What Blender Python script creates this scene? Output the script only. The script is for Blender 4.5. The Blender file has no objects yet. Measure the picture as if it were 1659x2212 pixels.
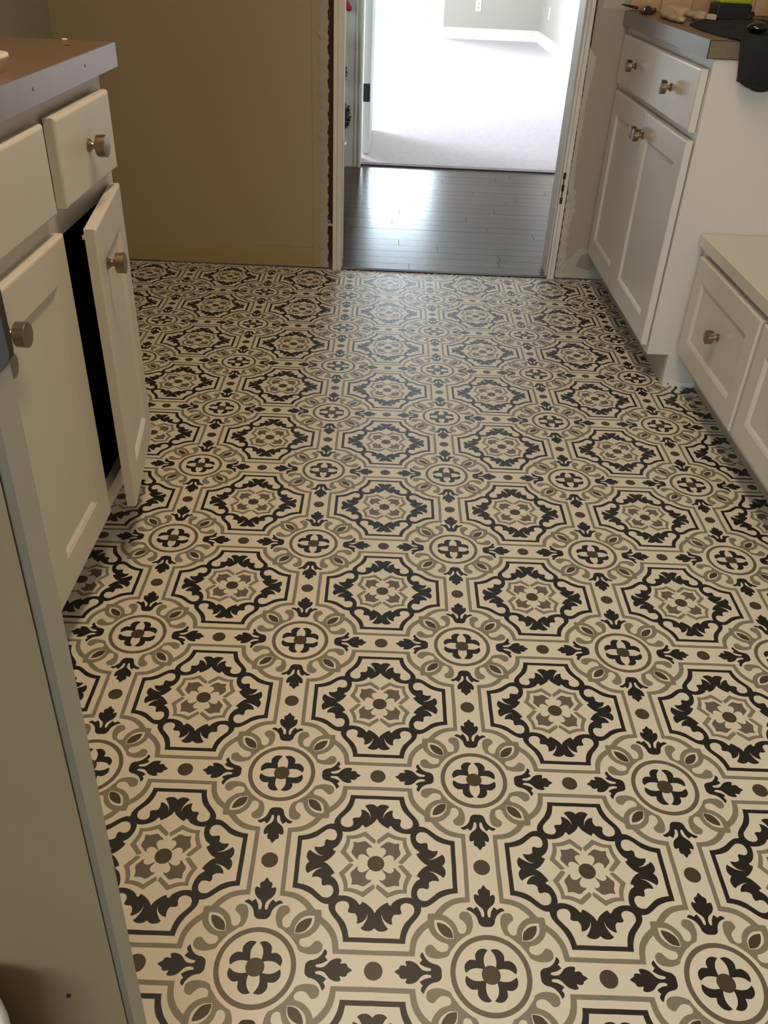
import bpy, bmesh, math, random, json
from mathutils import Vector, Matrix
from mathutils.geometry import delaunay_2d_cdt
random.seed(7)
FT = 0.3048                       # all dimensions below are in feet, scaled to metres
scn = bpy.context.scene
COL = scn.collection

# ------------------------------------------------------------------ camera
W, H, FPX = 1659, 2212, 1827.55
R = Matrix(((0.99913325, 0.01385622, 0.03925238),
            (0.04020615, -0.56544105, -0.82380816),
            (0.01078004, 0.82467231, -0.56550806)))
cd = bpy.data.cameras.new('camera'); cam = bpy.data.objects.new('camera', cd); COL.objects.link(cam)
m = Matrix((R[0], -R[1], -R[2])).transposed().to_4x4()
m.translation = Vector((-0.57122, -1.85163, 3.62334)) * FT
cam.matrix_world = m
cd.sensor_fit = 'HORIZONTAL'; cd.sensor_width = 36.0; cd.lens = FPX / W * 36.0
cd.clip_start = 0.02; cd.clip_end = 200
scn.camera = cam

# ------------------------------------------------------------------ world, lights, exposure
scn.view_settings.view_transform = 'Standard'
scn.view_settings.look = 'None'
scn.view_settings.gamma = 1.0
scn.view_settings.use_curve_mapping = False
scn.view_settings.exposure = 0.0
wd = bpy.data.worlds.new('sky'); scn.world = wd; wd.use_nodes = True
bg = wd.node_tree.nodes['Background']
bg.inputs['Color'].default_value = (0.78, 0.90, 1.0, 1); bg.inputs['Strength'].default_value = 5.0

def area(name, loc, direction, sx, sy, power, color, portal=False):
    l = bpy.data.lights.new(name, 'AREA'); l.shape = 'RECTANGLE'
    l.size = sx * FT; l.size_y = sy * FT; l.energy = power; l.color = color
    if portal: l.cycles.is_portal = True
    o = bpy.data.objects.new(name, l); COL.objects.link(o)
    o.location = Vector(loc) * FT
    o.rotation_euler = Vector(direction).to_track_quat('-Z', 'Y').to_euler()
    return o
# ceiling fixture over the aisle (the lamp housing is built further down)
area('ceiling_lamp_light', (-0.45, 2.1, 7.72), (0, 0, -1), 0.65, 4.6, 20, (1.0, 0.765, 0.52))
area('ceiling_lamp_light_entry', (-0.4, -3.2, 7.72), (0, 0, -1), 0.9, 0.9, 5, (1.0, 0.76, 0.48))
# daylight entering the far room by its glass doors and side window
area('daylight_side_window', (-8.6, 25.5, 4.0), (1, 0, -0.32), 6.4, 8.0, 280, (0.76, 0.85, 1.0))
area('daylight_glass_door', (-1.7, 39.4, 4.4), (0, -1, -0.3), 6.0, 6.4, 190, (0.74, 0.85, 1.0))
# daylight behind the photographer
area('daylight_entry_window', (-2.0, -9.6, 4.2), (0.12, 1, -0.16), 4.6, 3.8, 27, (0.74, 0.88, 1.0))

# ------------------------------------------------------------------ materials
def srgb(c):
    f = lambda x: (x/255)/12.92 if x/255 <= 0.04045 else ((x/255 + 0.055)/1.055)**2.4
    return (f(c[0]), f(c[1]), f(c[2]), 1)
MATS = {}
def mat(name, col, rough=0.5, noise=0.0, nscale=6.0, bump=0.0, bscale=60.0, metal=0.0, coat=0.0, spec=0.5, aniso=None, emit=None):
    if name in MATS: return MATS[name]
    M = bpy.data.materials.new(name); M.use_nodes = True; nt = M.node_tree
    b = nt.nodes['Principled BSDF']; c = srgb(col)
    b.inputs['Base Color'].default_value = c
    b.inputs['Roughness'].default_value = rough; b.inputs['Metallic'].default_value = metal
    b.inputs['Specular IOR Level'].default_value = spec; b.inputs['Coat Weight'].default_value = coat; b.inputs['Coat Roughness'].default_value = 0.2
    tc = nt.nodes.new('ShaderNodeTexCoord')
    if noise > 0:
        n = nt.nodes.new('ShaderNodeTexNoise'); n.inputs['Scale'].default_value = nscale; n.inputs['Detail'].default_value = 5
        if aniso:
            mp = nt.nodes.new('ShaderNodeMapping'); mp.inputs['Scale'].default_value = aniso
            nt.links.new(tc.outputs['Object'], mp.inputs[0]); nt.links.new(mp.outputs[0], n.inputs['Vector'])
        else: nt.links.new(tc.outputs['Object'], n.inputs['Vector'])
        r = nt.nodes.new('ShaderNodeValToRGB')
        r.color_ramp.elements[0].position = 0.3; r.color_ramp.elements[1].position = 0.7
        r.color_ramp.elements[0].color = tuple(x*(1-noise) for x in c[:3]) + (1,)
        r.color_ramp.elements[1].color = tuple(min(1, x*(1+noise)) for x in c[:3]) + (1,)
        nt.links.new(n.outputs['Fac'], r.inputs[0]); nt.links.new(r.outputs[0], b.inputs['Base Color'])
    if bump > 0:
        n2 = nt.nodes.new('ShaderNodeTexNoise'); n2.inputs['Scale'].default_value = bscale; n2.inputs['Detail'].default_value = 4
        nt.links.new(tc.outputs['Object'], n2.inputs['Vector'])
        bp = nt.nodes.new('ShaderNodeBump'); bp.inputs['Strength'].default_value = bump; bp.inputs['Distance'].default_value = 0.002
        nt.links.new(n2.outputs['Fac'], bp.inputs['Height']); nt.links.new(bp.outputs[0], b.inputs['Normal'])
    if emit:
        b.inputs['Emission Color'].default_value = srgb(emit[0]); b.inputs['Emission Strength'].default_value = emit[1]
    MATS[name] = M; return M

PAINT = mat('cabinet_white_paint', (218, 213, 203), 0.34, 0.015, 3, 0.03, 25, coat=0.55)
PAINT_SATIN = mat('cabinet_satin_paint', (218, 212, 200), 0.52, 0.015, 3, 0.03, 25, coat=0.08)
WALL = mat('beige_wall_paint', (168, 157, 140), 0.62, 0.03, 2.5, 0.12, 160)
CREAM = mat('vinyl_cream', (228, 221, 203), 0.42, 0.025, 14, 0.05, 500)
DARK = mat('vinyl_charcoal', (28, 24, 22), 0.42, 0.08, 60)
OLIVE = mat('vinyl_taupe', (136, 130, 112), 0.42, 0.05, 50)
LEAFC = mat('vinyl_stone', (108, 98, 86), 0.42, 0.05, 50)
RINGC = mat('vinyl_ring_brown', (108, 97, 82), 0.42, 0.05, 50)
DOTC = mat('vinyl_umber', (74, 63, 46), 0.42, 0.06, 50)
NICKEL = mat('brushed_nickel', (152, 137, 118), 0.33, 0.10, 8, metal=1.0, aniso=(4, 4, 300))
JAMB = mat('jamb_paint', (232, 226, 216), 0.5, 0.05, 12, 0.25, 60)
STUD = mat('dark_stud_wood', (74, 44, 32), 0.8, 0.3, 8, 0.3, 60)
PLASTER = mat('joint_compound', (196, 186, 168), 0.8, 0.06, 14, 0.5, 90)
LAM = mat('taupe_laminate', (128, 104, 86), 0.34, 0.06, 20)
LAMEDGE_LIT = mat('laminate_edge_painted_cool_light', (132, 121, 118), 0.26, 0.03, 10)  # same laminate as the top, with cool light painted into the edge colour
LAMEND = mat('particle_board_end', (116, 102, 82), 0.7, 0.12, 120)
BLACKLINE = mat('laminate_seam', (40, 32, 26), 0.6)
INTERIOR_SHADE = mat('cabinet_interior_painted_shade', (30, 28, 26), 0.7)  # near-black colour stands in for the shade inside the cabinet
BLACKCLOTH = mat('black_cloth', (32, 33, 35), 0.95, 0.1, 20, 0.8, 400)
WHITEFAR = mat('far_room_trim', (236, 232, 224), 0.4)
FARWALL = mat('far_room_wall', (178, 172, 162), 0.7, 0.02, 2)
CARPET = mat('pale_carpet', (206, 198, 200), 0.95, 0.07, 40, 1.0, 260)
CASING = mat('casing_sage_white', (176, 174, 158), 0.5)

# ------------------------------------------------------------------ helpers
def obj(name, bm, material, parent=None, label=None, cat=None, group=None, kind=None, smooth=False, loc=None, rz=None, bevel=0, recalc=True):
    """link a bmesh as ONE object; loc in feet."""
    if recalc: bmesh.ops.recalc_face_normals(bm, faces=bm.faces)
    for v in bm.verts: v.co *= FT
    me = bpy.data.meshes.new(name); bm.to_mesh(me); bm.free()
    for mm in (material if isinstance(material, (list, tuple)) else [material]): me.materials.append(mm)
    if smooth:
        for p in me.polygons: p.use_smooth = True
    o = bpy.data.objects.new(name, me); COL.objects.link(o)
    if parent: o.parent = parent
    if loc is not None: o.location = Vector(loc) * FT
    if rz is not None: o.rotation_euler = (0, 0, rz)
    if bevel:
        b = o.modifiers.new('bevel', 'BEVEL'); b.width = bevel * FT; b.segments = 2; b.limit_method = 'ANGLE'
        b.harden_normals = False
    tag(o, label, cat, group, kind); return o
def tag(o, label=None, cat=None, group=None, kind=None):
    if label: o['label'] = label
    if cat: o['category'] = cat
    if group: o['group'] = group
    if kind: o['kind'] = kind
    return o
def empty(name, loc, label, cat, group=None, rz=0):
    o = bpy.data.objects.new(name, None); COL.objects.link(o); o.empty_display_size = 0.05
    o.location = Vector(loc) * FT; o.rotation_euler = (0, 0, rz)
    return tag(o, label, cat, group)
def box(bm, x0, x1, y0, y1, z0, z1, mi=0):
    vs = [bm.verts.new((x, y, z)) for x in (x0, x1) for y in (y0, y1) for z in (z0, z1)]
    for f in ((0,1,3,2),(4,6,7,5),(0,4,5,1),(2,3,7,6),(0,2,6,4),(1,5,7,3)):
        bm.faces.new([vs[i] for i in f]).material_index = mi
    return vs
def B(*boxes):
    bm = bmesh.new()
    for b in boxes: box(bm, *b)
    return bm
def lathe(prof, seg=28, axis='y'):
    """profile list of (radius, distance along the axis)."""
    bm = bmesh.new(); rings = []
    for r, d in prof:
        ring = []
        for i in range(seg):
            a = 2*math.pi*i/seg; c, s = r*math.cos(a), r*math.sin(a)
            ring.append(bm.verts.new((c, d, s) if axis == 'y' else (c, s, d)))
        rings.append(ring)
    for a, b in zip(rings, rings[1:]):
        for i in range(seg): bm.faces.new((a[i], a[(i+1) % seg], b[(i+1) % seg], b[i]))
    bm.faces.new(rings[0]); bm.faces.new(list(reversed(rings[-1])))
    return bm
def tube(bm, pts, rad, seg=10):
    rings = []
    for i, p in enumerate(pts):
        p = Vector(p); a = Vector(pts[max(0, i-1)]); c = Vector(pts[min(len(pts)-1, i+1)])
        t = (c - a).normalized(); up = Vector((0, 0, 1)) if abs(t.z) < 0.9 else Vector((1, 0, 0))
        n = t.cross(up).normalized(); b = t.cross(n)
        r = rad[i] if isinstance(rad, (list, tuple)) else rad
        rings.append([bm.verts.new(p + (n*math.cos(2*math.pi*k/seg) + b*math.sin(2*math.pi*k/seg))*r) for k in range(seg)])
    for a, b in zip(rings, rings[1:]):
        for k in range(seg): bm.faces.new((a[k], a[(k+1) % seg], b[(k+1) % seg], b[k]))
    bm.faces.new(rings[0]); bm.faces.new(list(reversed(rings[-1])))
    return bm
def blobs(parts, sub=2):
    bm = bmesh.new()
    for c, r, rz in parts:
        M = Matrix.Translation(c) @ Matrix.Rotation(rz, 4, 'Z') @ Matrix.Diagonal((*r, 1))
        bmesh.ops.create_icosphere(bm, subdivisions=sub, radius=1, matrix=M)
    return bm
def remesh(o, voxel, it=4):
    r = o.modifiers.new('remesh', 'REMESH'); r.mode = 'VOXEL'; r.voxel_size = voxel*FT; r.use_smooth_shade = True
    s = o.modifiers.new('smooth', 'SMOOTH'); s.iterations = it; s.factor = 0.6

# ------------------------------------------------------------------ patterned vinyl floor (flat print as exact outlines)
PAT = json.loads('{"leaf":[[0.0252,0.0338],[0.0308,0.0288],[0.0439,0.0377],[0.0569,0.0451],[0.0698,0.0467],[0.0798,0.041],[0.085,0.0314],[0.0841,0.0236],[0.0803,0.0181],[0.0913,0.0218],[0.0999,0.0309],[0.1071,0.04],[0.1137,0.046],[0.1171,0.0552],[0.1165,0.0645],[0.1108,0.0786],[0.1091,0.091],[0.11,0.1016],[0.1108,0.1116],[0.0972,0.1112],[0.0831,0.1127],[0.069,0.1168],[0.0605,0.1202],[0.0526,0.1199],[0.045,0.1178],[0.0392,0.1104],[0.032,0.1015],[0.0234,0.0942],[0.0175,0.0847],[0.0247,0.0875],[0.0332,0.0862],[0.0416,0.0813],[0.0458,0.0719],[0.0442,0.0596],[0.0369,0.0474],[0.0296,0.0383]],"chev":[[0.1042,0.0102],[0.1144,0.0035],[0.1254,0.0024],[0.1489,0.029],[0.1716,0.054],[0.1569,0.083],[0.1482,0.1078],[0.1452,0.1291],[0.1456,0.1476],[0.1282,0.1483],[0.1057,0.1515],[0.0861,0.1582],[0.0694,0.1648],[0.0527,0.1758],[0.03,0.1514],[-0.0001,0.1225],[0.0025,0.1118],[0.0094,0.1055],[0.0295,0.1244],[0.0566,0.1474],[0.0719,0.1378],[0.0916,0.1317],[0.1113,0.1294],[0.1268,0.1298],[0.1278,0.1085],[0.1327,0.087],[0.1443,0.0594],[0.1258,0.0377]],"inner":[[0.256,-0.0078],[0.2418,0.0016],[0.2271,0.0101],[0.2138,0.0233],[0.2034,0.0362],[0.196,0.0475],[0.1915,0.0585],[0.2001,0.0613],[0.2071,0.0681],[0.2027,0.0735],[0.1926,0.0801],[0.1824,0.0912],[0.1737,0.1068],[0.1672,0.1252],[0.1647,0.1433],[0.1651,0.1612],[0.1666,0.1706]],"hole":[[0.3584,-0.0118],[0.3576,0.0318],[0.3575,0.0722],[0.3577,0.1113],[0.3377,0.1151],[0.3205,0.1194],[0.3032,0.1261],[0.2859,0.1358],[0.2714,0.1483],[0.257,0.1607],[0.2397,0.1747],[0.2257,0.1776],[0.2146,0.1771],[0.2035,0.1716],[0.1967,0.163],[0.1927,0.1512],[0.1918,0.1393],[0.196,0.1271],[0.2046,0.1184],[0.216,0.1158],[0.2272,0.1175],[0.2357,0.1202],[0.2427,0.1193],[0.2473,0.1101],[0.2481,0.1009],[0.2479,0.0887],[0.2581,0.0807],[0.2711,0.0771],[0.2853,0.0781],[0.2952,0.0792],[0.2929,0.0655],[0.2848,0.0518],[0.2723,0.0398],[0.2596,0.0341],[0.2467,0.0308],[0.264,0.0323],[0.281,0.0379],[0.2965,0.0467],[0.3077,0.054],[0.3145,0.0615],[0.322,0.0535],[0.3269,0.0424],[0.3282,0.0251],[0.3239,0.0127],[0.3157,0.0019],[0.306,-0.0085]],"oct":[[0.3797,-0.0127],[0.3789,0.0621],[0.3795,0.1352],[0.3591,0.1375],[0.3363,0.1429],[0.3134,0.1527],[0.2933,0.1638],[0.276,0.1778],[0.2588,0.1916],[0.2417,0.2025],[0.2249,0.2084],[0.2083,0.209],[0.2028,0.2075]],"frin":[[0.4132,-0.014],[0.4119,0.0609],[0.4117,0.1526],[0.3834,0.156],[0.3578,0.1623],[0.3349,0.1726],[0.3118,0.1882],[0.2945,0.2035],[0.2799,0.2214],[0.2625,0.2451]],"frout":[[0.4336,-0.0148],[0.4333,0.0755],[0.4325,0.1764],[0.4043,0.1795],[0.3789,0.1843],[0.3533,0.194],[0.3331,0.2079],[0.3158,0.223],[0.3012,0.2408],[0.2839,0.2614]],"knot":[[0.2351,0.2409],[0.2573,0.2361],[0.2738,0.2367],[0.3027,0.2393],[0.323,0.2472],[0.3415,0.2608],[0.357,0.2786],[0.3656,0.2952],[0.3701,0.3117],[0.3737,0.3199],[0.3842,0.3245],[0.3952,0.3219],[0.4039,0.3133],[0.4083,0.2964],[0.4059,0.2825],[0.3985,0.2715],[0.3881,0.2619],[0.3803,0.2551],[0.3782,0.2437],[0.383,0.2321],[0.3932,0.2231],[0.4072,0.222],[0.4208,0.2249],[0.4311,0.2361],[0.4358,0.2474],[0.4385,0.2672],[0.4381,0.2841],[0.4331,0.3039],[0.4235,0.3237],[0.4082,0.3311],[0.3883,0.3456],[0.3686,0.3613],[0.3501,0.3795]],"alm":[[0.2645,0.2684],[0.2837,0.2657],[0.3055,0.2692],[0.3241,0.2798],[0.3396,0.2989],[0.3481,0.3181],[0.3491,0.3483]],"seed":[[0.2773,0.2773],[0.2914,0.2782],[0.3103,0.2845],[0.3261,0.2952],[0.3378,0.3073],[0.3449,0.3265],[0.3457,0.3463]],"pet":[[0.006,0.1062],[0.0179,0.111],[0.032,0.1115],[0.0456,0.1063],[0.056,0.0964],[0.0624,0.0839],[0.0621,0.0687],[0.0607,0.0624],[0.0719,0.0658],[0.0845,0.0657],[0.0966,0.0611],[0.1055,0.0502],[0.1101,0.0354],[0.1091,0.0205],[0.106,0.0106],[0.0968,0.0176],[0.0849,0.0234],[0.0704,0.0278],[0.0531,0.0302],[0.0378,0.028],[0.0288,0.0252],[0.023,0.0299],[0.0254,0.0424],[0.0269,0.0575],[0.0248,0.075],[0.0185,0.09]],"fleur":[[0.0,0.4111],[0.0071,0.4019],[0.0146,0.3898],[0.0206,0.3894],[0.027,0.3829],[0.0287,0.3739],[0.0258,0.3584],[0.0332,0.361],[0.0403,0.3638],[0.0459,0.3618],[0.0484,0.3513],[0.0474,0.3394],[0.0431,0.326],[0.036,0.315],[0.0265,0.3062],[0.0161,0.297],[0.0098,0.2872],[0.0076,0.2763],[0.0076,0.2662],[0.0097,0.2568],[0.0138,0.2545],[0.0187,0.2565],[0.0207,0.2626],[0.0219,0.2705],[0.0251,0.2814],[0.03,0.2908],[0.038,0.304],[0.0456,0.2992],[0.0539,0.2912],[0.0613,0.2974],[0.0704,0.3003],[0.0801,0.297],[0.0874,0.2879],[0.0778,0.2846],[0.0658,0.2784],[0.0548,0.2697],[0.0452,0.2575],[0.039,0.2418],[0.0366,0.2297],[0.0308,0.2198],[0.0226,0.2128],[0.013,0.2102],[0.0,0.21]]}')
def smooth_poly(p, closed=True, sharp=48, n=3):
    """Catmull-Rom subdivision which keeps sharp corners."""
    P = [Vector(a) for a in p]; N = len(P); out = []
    corner = []
    for i in range(N):
        if not closed and i in (0, N-1): corner.append(True); continue
        a, b = P[i]-P[i-1], P[(i+1) % N]-P[i]
        corner.append(a.length < 1e-6 or b.length < 1e-6 or math.degrees(a.angle(b)) > sharp)
    for i in range(N if closed else N-1):
        p1, p2 = P[i], P[(i+1) % N]
        p0 = P[i-1] if not corner[i] else p1
        p3 = P[(i+2) % N] if not corner[(i+1) % N] else p2
        for k in range(n):
            t = k/n
            out.append(0.5*((2*p1)+(p2-p0)*t+(2*p0-5*p1+4*p2-p3)*t*t+(3*p1-p0-3*p2+p3)*t**3))
    if not closed: out.append(P[-1])
    return out
def dmirror(h):
    h = [Vector(v) for v in h]; m = (h[0].x+h[0].y)/2; h[0] = Vector((m, m)); m = (h[-1].x+h[-1].y)/2; h[-1] = Vector((m, m))
    return h + [Vector((v.y, v.x)) for v in reversed(h[1:-1])]
def ax(h, ends='both'):
    h = [Vector(v) for v in h]; h[0].y = -0.004
    if ends == 'both': h[-1].y = -0.004
    return h
def dg(h):
    h = [Vector(v) for v in h]; m = (h[-1].x+h[-1].y)/2; h[-1] = Vector((m, m)); return h
def openc(h, **k): return smooth_poly(h, closed=False, **k)
def circle(c, r, n=64): return [Vector((c[0]+r*math.cos(2*math.pi*i/n), c[1]+r*math.sin(2*math.pi*i/n))) for i in range(n)]
O = [Vector((-0.01, -0.01))]
fr_out = openc(dg(ax(PAT['frout'], 0))); fr_in = openc(dg(ax(PAT['frin'], 0)))
octo = openc(dg(ax(PAT['oct'], 0))); inner = openc(dg(ax(PAT['inner'], 0)))
fl = [(0.5-a, 0.5-b) for a, b in PAT['fleur']]
LAYERS = [   # (outline, material index) in painting order
    (O + fr_out, 2), (O + fr_in, 0),
    (smooth_poly(dmirror(PAT['knot'])), 2), (smooth_poly(dmirror(PAT['alm']), sharp=60), 0), (smooth_poly(dmirror(PAT['seed']), sharp=60), 5),
    (O + octo, 1), (openc(ax(PAT['hole'])), 0), (O + inner, 0),
    (smooth_poly(PAT['chev'], sharp=40), 2), (smooth_poly(PAT['leaf'], sharp=40), 3), (circle((0, 0), 0.0402), 5),
    (circle((0.5, 0.5), 0.1735, 96), 4), (circle((0.5, 0.5), 0.1512, 96), 0),
    (smooth_poly([(0.5-a, 0.5-b) for a, b in PAT['pet']], sharp=40), 1), (circle((0.5, 0.5), 0.0402), 5),
    (circle((0.5, 0.0), 0.0395), 5),
    (openc(fl, sharp=42) + [Vector((0.51, 0.29)), Vector((0.51, 0.0889))], 1),
]
def inside(pt, poly):
    x, y = pt; c = False; n = len(poly); j = n-1
    for i in range(n):
        xi, yi = poly[i]; xj, yj = poly[j]
        if (yi > y) != (yj > y) and x < (xj-xi)*(y-yi)/(yj-yi)+xi: c = not c
        j = i
    return c
verts = [Vector((0, 0)), Vector((0.5, 0)), Vector((0.5, 0.5))]; edges = [(0, 1), (1, 2), (2, 0)]
for poly, _ in LAYERS:
    b = len(verts); verts += poly; n = len(poly)
    edges += [(b+i, b+(i+1) % n) for i in range(n)]
vo, eo, fo, *_ = delaunay_2d_cdt(verts, edges, [], 0, 1e-5)
tris = []
for f in fo:
    if len(f) != 3: continue
    c = (vo[f[0]]+vo[f[1]]+vo[f[2]])/3
    if not (c.y > 0 and c.x < 0.5 and c.y < c.x): continue
    mi = 0
    for poly, mm in LAYERS:
        if inside(c, poly): mi = mm
    tris.append((f, mi))
used = sorted({i for f, _ in tris for i in f}); remap = {k: i for i, k in enumerate(used)}
wv = [vo[k] for k in used]; nv = len(wv)
tv, tf, tm = [], [], []
for fx, fy, sw in [(a, b, s) for a in (1, -1) for b in (1, -1) for s in (0, 1)]:
    b = len(tv)
    for v in wv:
        x, y = (v.y, v.x) if sw else (v.x, v.y); tv.append((x*fx, y*fy))
    flip = (fx*fy < 0) != bool(sw)
    for f, mi in tris:
        a = [b+remap[i] for i in f]; A, Bq, Cq = (Vector(tv[i]) for i in a)
        if (Bq-A).cross(Cq-A) < 0: a.reverse()
        tf.append(a); tm.append(mi)
V, F, MI = [], [], []
YB = 8.93
for i in range(-5, 3):
    for j in range(-2, 9):
        b = len(V); V += [(x+i+0.5, y+j+0.5, 0.0) for x, y in tv]
        F += [[b+k for k in f] for f in tf]; MI += tm
V += [(3, -2, 0), (4.05, -2, 0), (4.05, 9, 0), (3, 9, 0)]; F.append([len(V)-4, len(V)-3, len(V)-2, len(V)-1]); MI.append(0)
me = bpy.data.meshes.new('floor'); me.from_pydata([tuple(c*FT for c in v) for v in V], [], F)
for mm in (CREAM, DARK, OLIVE, LEAFC, RINGC, DOTC): me.materials.append(mm)
me.polygons.foreach_set('material_index', MI)
bm = bmesh.new(); bm.from_mesh(me)
bmesh.ops.bisect_plane(bm, geom=bm.verts[:]+bm.edges[:]+bm.faces[:], plane_co=(0, YB*FT, 0), plane_no=(0, 1, 0), clear_outer=True)
bmesh.ops.bisect_plane(bm, geom=bm.verts[:]+bm.edges[:]+bm.faces[:], plane_co=(-4.38*FT, 0, 0), plane_no=(-1, 0, 0), clear_outer=True)
for v in bm.verts: v.co.z = 0
bm.to_mesh(me); bm.free()
fl_o = bpy.data.objects.new('floor', me); COL.objects.link(fl_o)
tag(fl_o, 'sheet vinyl floor printed with cream, taupe and charcoal medallions', kind='structure')
obj('floor', B((-9, 7, -10, -2.0, -0.06, 0.0)), mat('entry_floor', (150, 140, 125), 0.6), kind='structure', label='plain floor of the room behind the doorway')
obj('floor', B((-9, 7, -2.0, 8.95, -0.10, -0.012)), mat('subfloor', (120, 100, 80), 0.9), kind='structure', label='subfloor under the vinyl')

# ------------------------------------------------------------------ kitchen shell
YW = 8.95; HC = 8.0
def stain_wall():
    """beige paint; bare ochre strip where the old baseboard came off, faint scuffs."""
    M = mat('beige_wall_back', (174, 156, 130), 0.62, 0.03, 2.5, 0.12, 160); nt = M.node_tree; b = nt.nodes['Principled BSDF']
    src = b.inputs['Base Color'].links[0].from_socket
    tc = nt.nodes.new('ShaderNodeTexCoord'); sp = nt.nodes.new('ShaderNodeSeparateXYZ'); nt.links.new(tc.outputs['Object'], sp.inputs[0])
    n = nt.nodes.new('ShaderNodeTexNoise'); n.inputs['Scale'].default_value = 9; n.inputs['Detail'].default_value = 6
    nt.links.new(tc.outputs['Object'], n.inputs['Vector'])
    ad = nt.nodes.new('ShaderNodeMath'); ad.operation = 'MULTIPLY_ADD'; ad.inputs[1].default_value = 0.07
    nt.links.new(n.outputs['Fac'], ad.inputs[0]); nt.links.new(sp.outputs['Z'], ad.inputs[2])
    mr = nt.nodes.new('ShaderNodeMapRange'); mr.inputs['From Min'].default_value = 0.30*FT+0.03; mr.inputs['From Max'].default_value = 0.10*FT+0.03
    mr.inputs['To Min'].default_value = 0; mr.inputs['To Max'].default_value = 0.85
    nt.links.new(ad.outputs[0], mr.inputs['Value'])
    mx = nt.nodes.new('ShaderNodeMixRGB'); mx.inputs[2].default_value = srgb((172, 150, 104))
    nt.links.new(mr.outputs[0], mx.inputs[0]); nt.links.new(src, mx.inputs[1]); nt.links.new(mx.outputs[0], b.inputs['Base Color'])
    return M
WALLB = stain_wall()
XL, XR = -4.40, 4.05
JL0, JL1 = -1.243, -1.133        # left jamb board
JR0, JR1 = 1.528, 1.614          # right jamb board
obj('wall_back', B((XL, -1.345, YW, YW+0.045, 0.012, HC)), WALLB, kind='structure', label='beige back wall left of the doorway with a stripped baseboard strip')
obj('wall_back', B((1.64, XR, YW, YW+0.045, 0.012, HC), (-1.345, 1.64, YW, YW+0.045, 6.95, HC)), WALL, kind='structure', label='beige back wall right of the doorway')
obj('wall_back', B((XL, -1.246, YW+0.05, YW+0.42, 0, HC), (1.62, XR, YW+0.05, YW+0.42, 0, HC), (-1.30, 1.62, YW+0.05, YW+0.42, 6.9, HC)), STUD, kind='structure', label='dark framing inside the back wall')
obj('wall_left', B((XL-0.3, XL, -0.85, YW+0.4, 0, HC)), mat('sage_wall_paint', (160, 160, 138), 0.65, 0.03, 3, 0.1, 150), kind='structure', label='sage left wall beyond the counter')
obj('wall_right', B((XR, XR+0.3, -10, YW+0.4, 0, HC)), WALL, kind='structure', label='beige right wall behind the cabinets')
obj('ceiling', B((-9.2, 7, -10.2, YW+0.4, HC, HC+0.2)), mat('ceiling_white', (225, 220, 210), 0.8), kind='structure', label='flat ceiling of the kitchen')

# door frame: jamb boards with stops, brackets, mortise marks
def jamb(x0, x1, side):
    bm = B((x0, x1, 8.90, 9.42, 0, 6.87)); o = obj('trim_1' if side < 0 else 'trim_2', bm, JAMB, kind='structure', bevel=0.006,
        label='white painted %s jamb of the doorway with its casing stripped off' % ('left' if side < 0 else 'right'))
    xi = x1 if side < 0 else x0
    s = (xi, xi+0.008) if side < 0 else (xi-0.012, xi)
    obj('door_stop', B((s[0], s[1], 8.98, 9.08, 0, 6.83)), JAMB, parent=o, bevel=0.005)
    return o
jl = jamb(JL0, JL1, -1); jr = jamb(JR0, JR1, 1)
obj('paint_line', B((JL0+0.048, JL0+0.053, 8.897, 8.905, 0, 6.8)), mat('jamb_groove', (184, 172, 158), 0.8), parent=jl)
obj('paint_line', B((JR0+0.030, JR0+0.038, 8.896, 8.905, 0, 6.8)), mat('jamb_groove', (184, 172, 158), 0.8), parent=jr)
for k, z in enumerate((0.985, 1.135, 1.275)):
    obj('mortise', B((JR0+0.010, JR0+0.044, 8.888, 8.91, z-0.035, z+0.035)), BLACKLINE, parent=jr)
obj('mortise_plate', B((JR0+0.018, JR0+0.036, 8.894, 8.91, 0.98, 1.28)), mat('steel_grey', (110, 108, 100), 0.5, metal=0.6), parent=jr)
obj('trim_3', B((JL0, JR1, 8.90, 9.42, 6.87, 6.95)), JAMB, kind='structure', label='head jamb over the doorway')
obj('trim_4', B((JL1, JR0, 8.925, 9.0, -0.01, 0.012)), mat('threshold_dark', (40, 34, 30), 0.6), kind='structure', label='thin dark threshold where vinyl meets wood')
# drips of compound bridging the left gap
obj('plaster_lump', blobs([((-1.285, 8.955, 0.56), (0.035, 0.012, 0.016), 0), ((-1.262, 8.955, 0.548), (0.022, 0.01, 0.01), 0), ((-1.288, 8.955, 0.60), (0.012, 0.008, 0.018), 0)]), PLASTER, parent=jl)
# broken plaster edges: relief grids
def relief(name, x0, x1, z0, z1, fn, material, label, nx=14, dz=0.022):
    bm = bmesh.new(); nz = int((z1-z0)/dz); g = []
    for j in range(nz+1):
        z = z0+(z1-z0)*j/nz
        row = []
        for i in range(nx+1):
            t = i/nx; xa, xb = fn(z, None)
            x = xa+(xb-xa)*t; row.append(bm.verts.new((x, YW-0.002-fn(z, t), z)))
        g.append(row)
    for j in range(nz):
        for i in range(nx): bm.faces.new((g[j][i], g[j][i+1], g[j+1][i+1], g[j+1][i]))
    return obj(name, bm, material, kind='structure', label=label, smooth=True)
rs = [random.random() for _ in range(400)]
def left_edge(z, t):
    k = z/0.118; f = k-int(k); q = rs[int(k) % 400]; q2 = rs[(int(k)+57) % 400]
    w = 0.045+0.03*q+0.025*math.sin(math.pi*min(1, f*1.05))**0.6
    xb = -1.308+0.007*math.sin(z*37)+0.005*math.sin(z*91+1)+0.008*q2
    xa = xb-w-0.03
    if t is None: return xa, xb
    dome = math.sin(math.pi*min(1, max(0, f)))**0.5
    return 0.012*(math.sin(math.pi*min(1, t*1.2))**0.7)*(0.25+0.75*dome)*(0.5+q)+0.003*math.sin(z*170+t*9)
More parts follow.
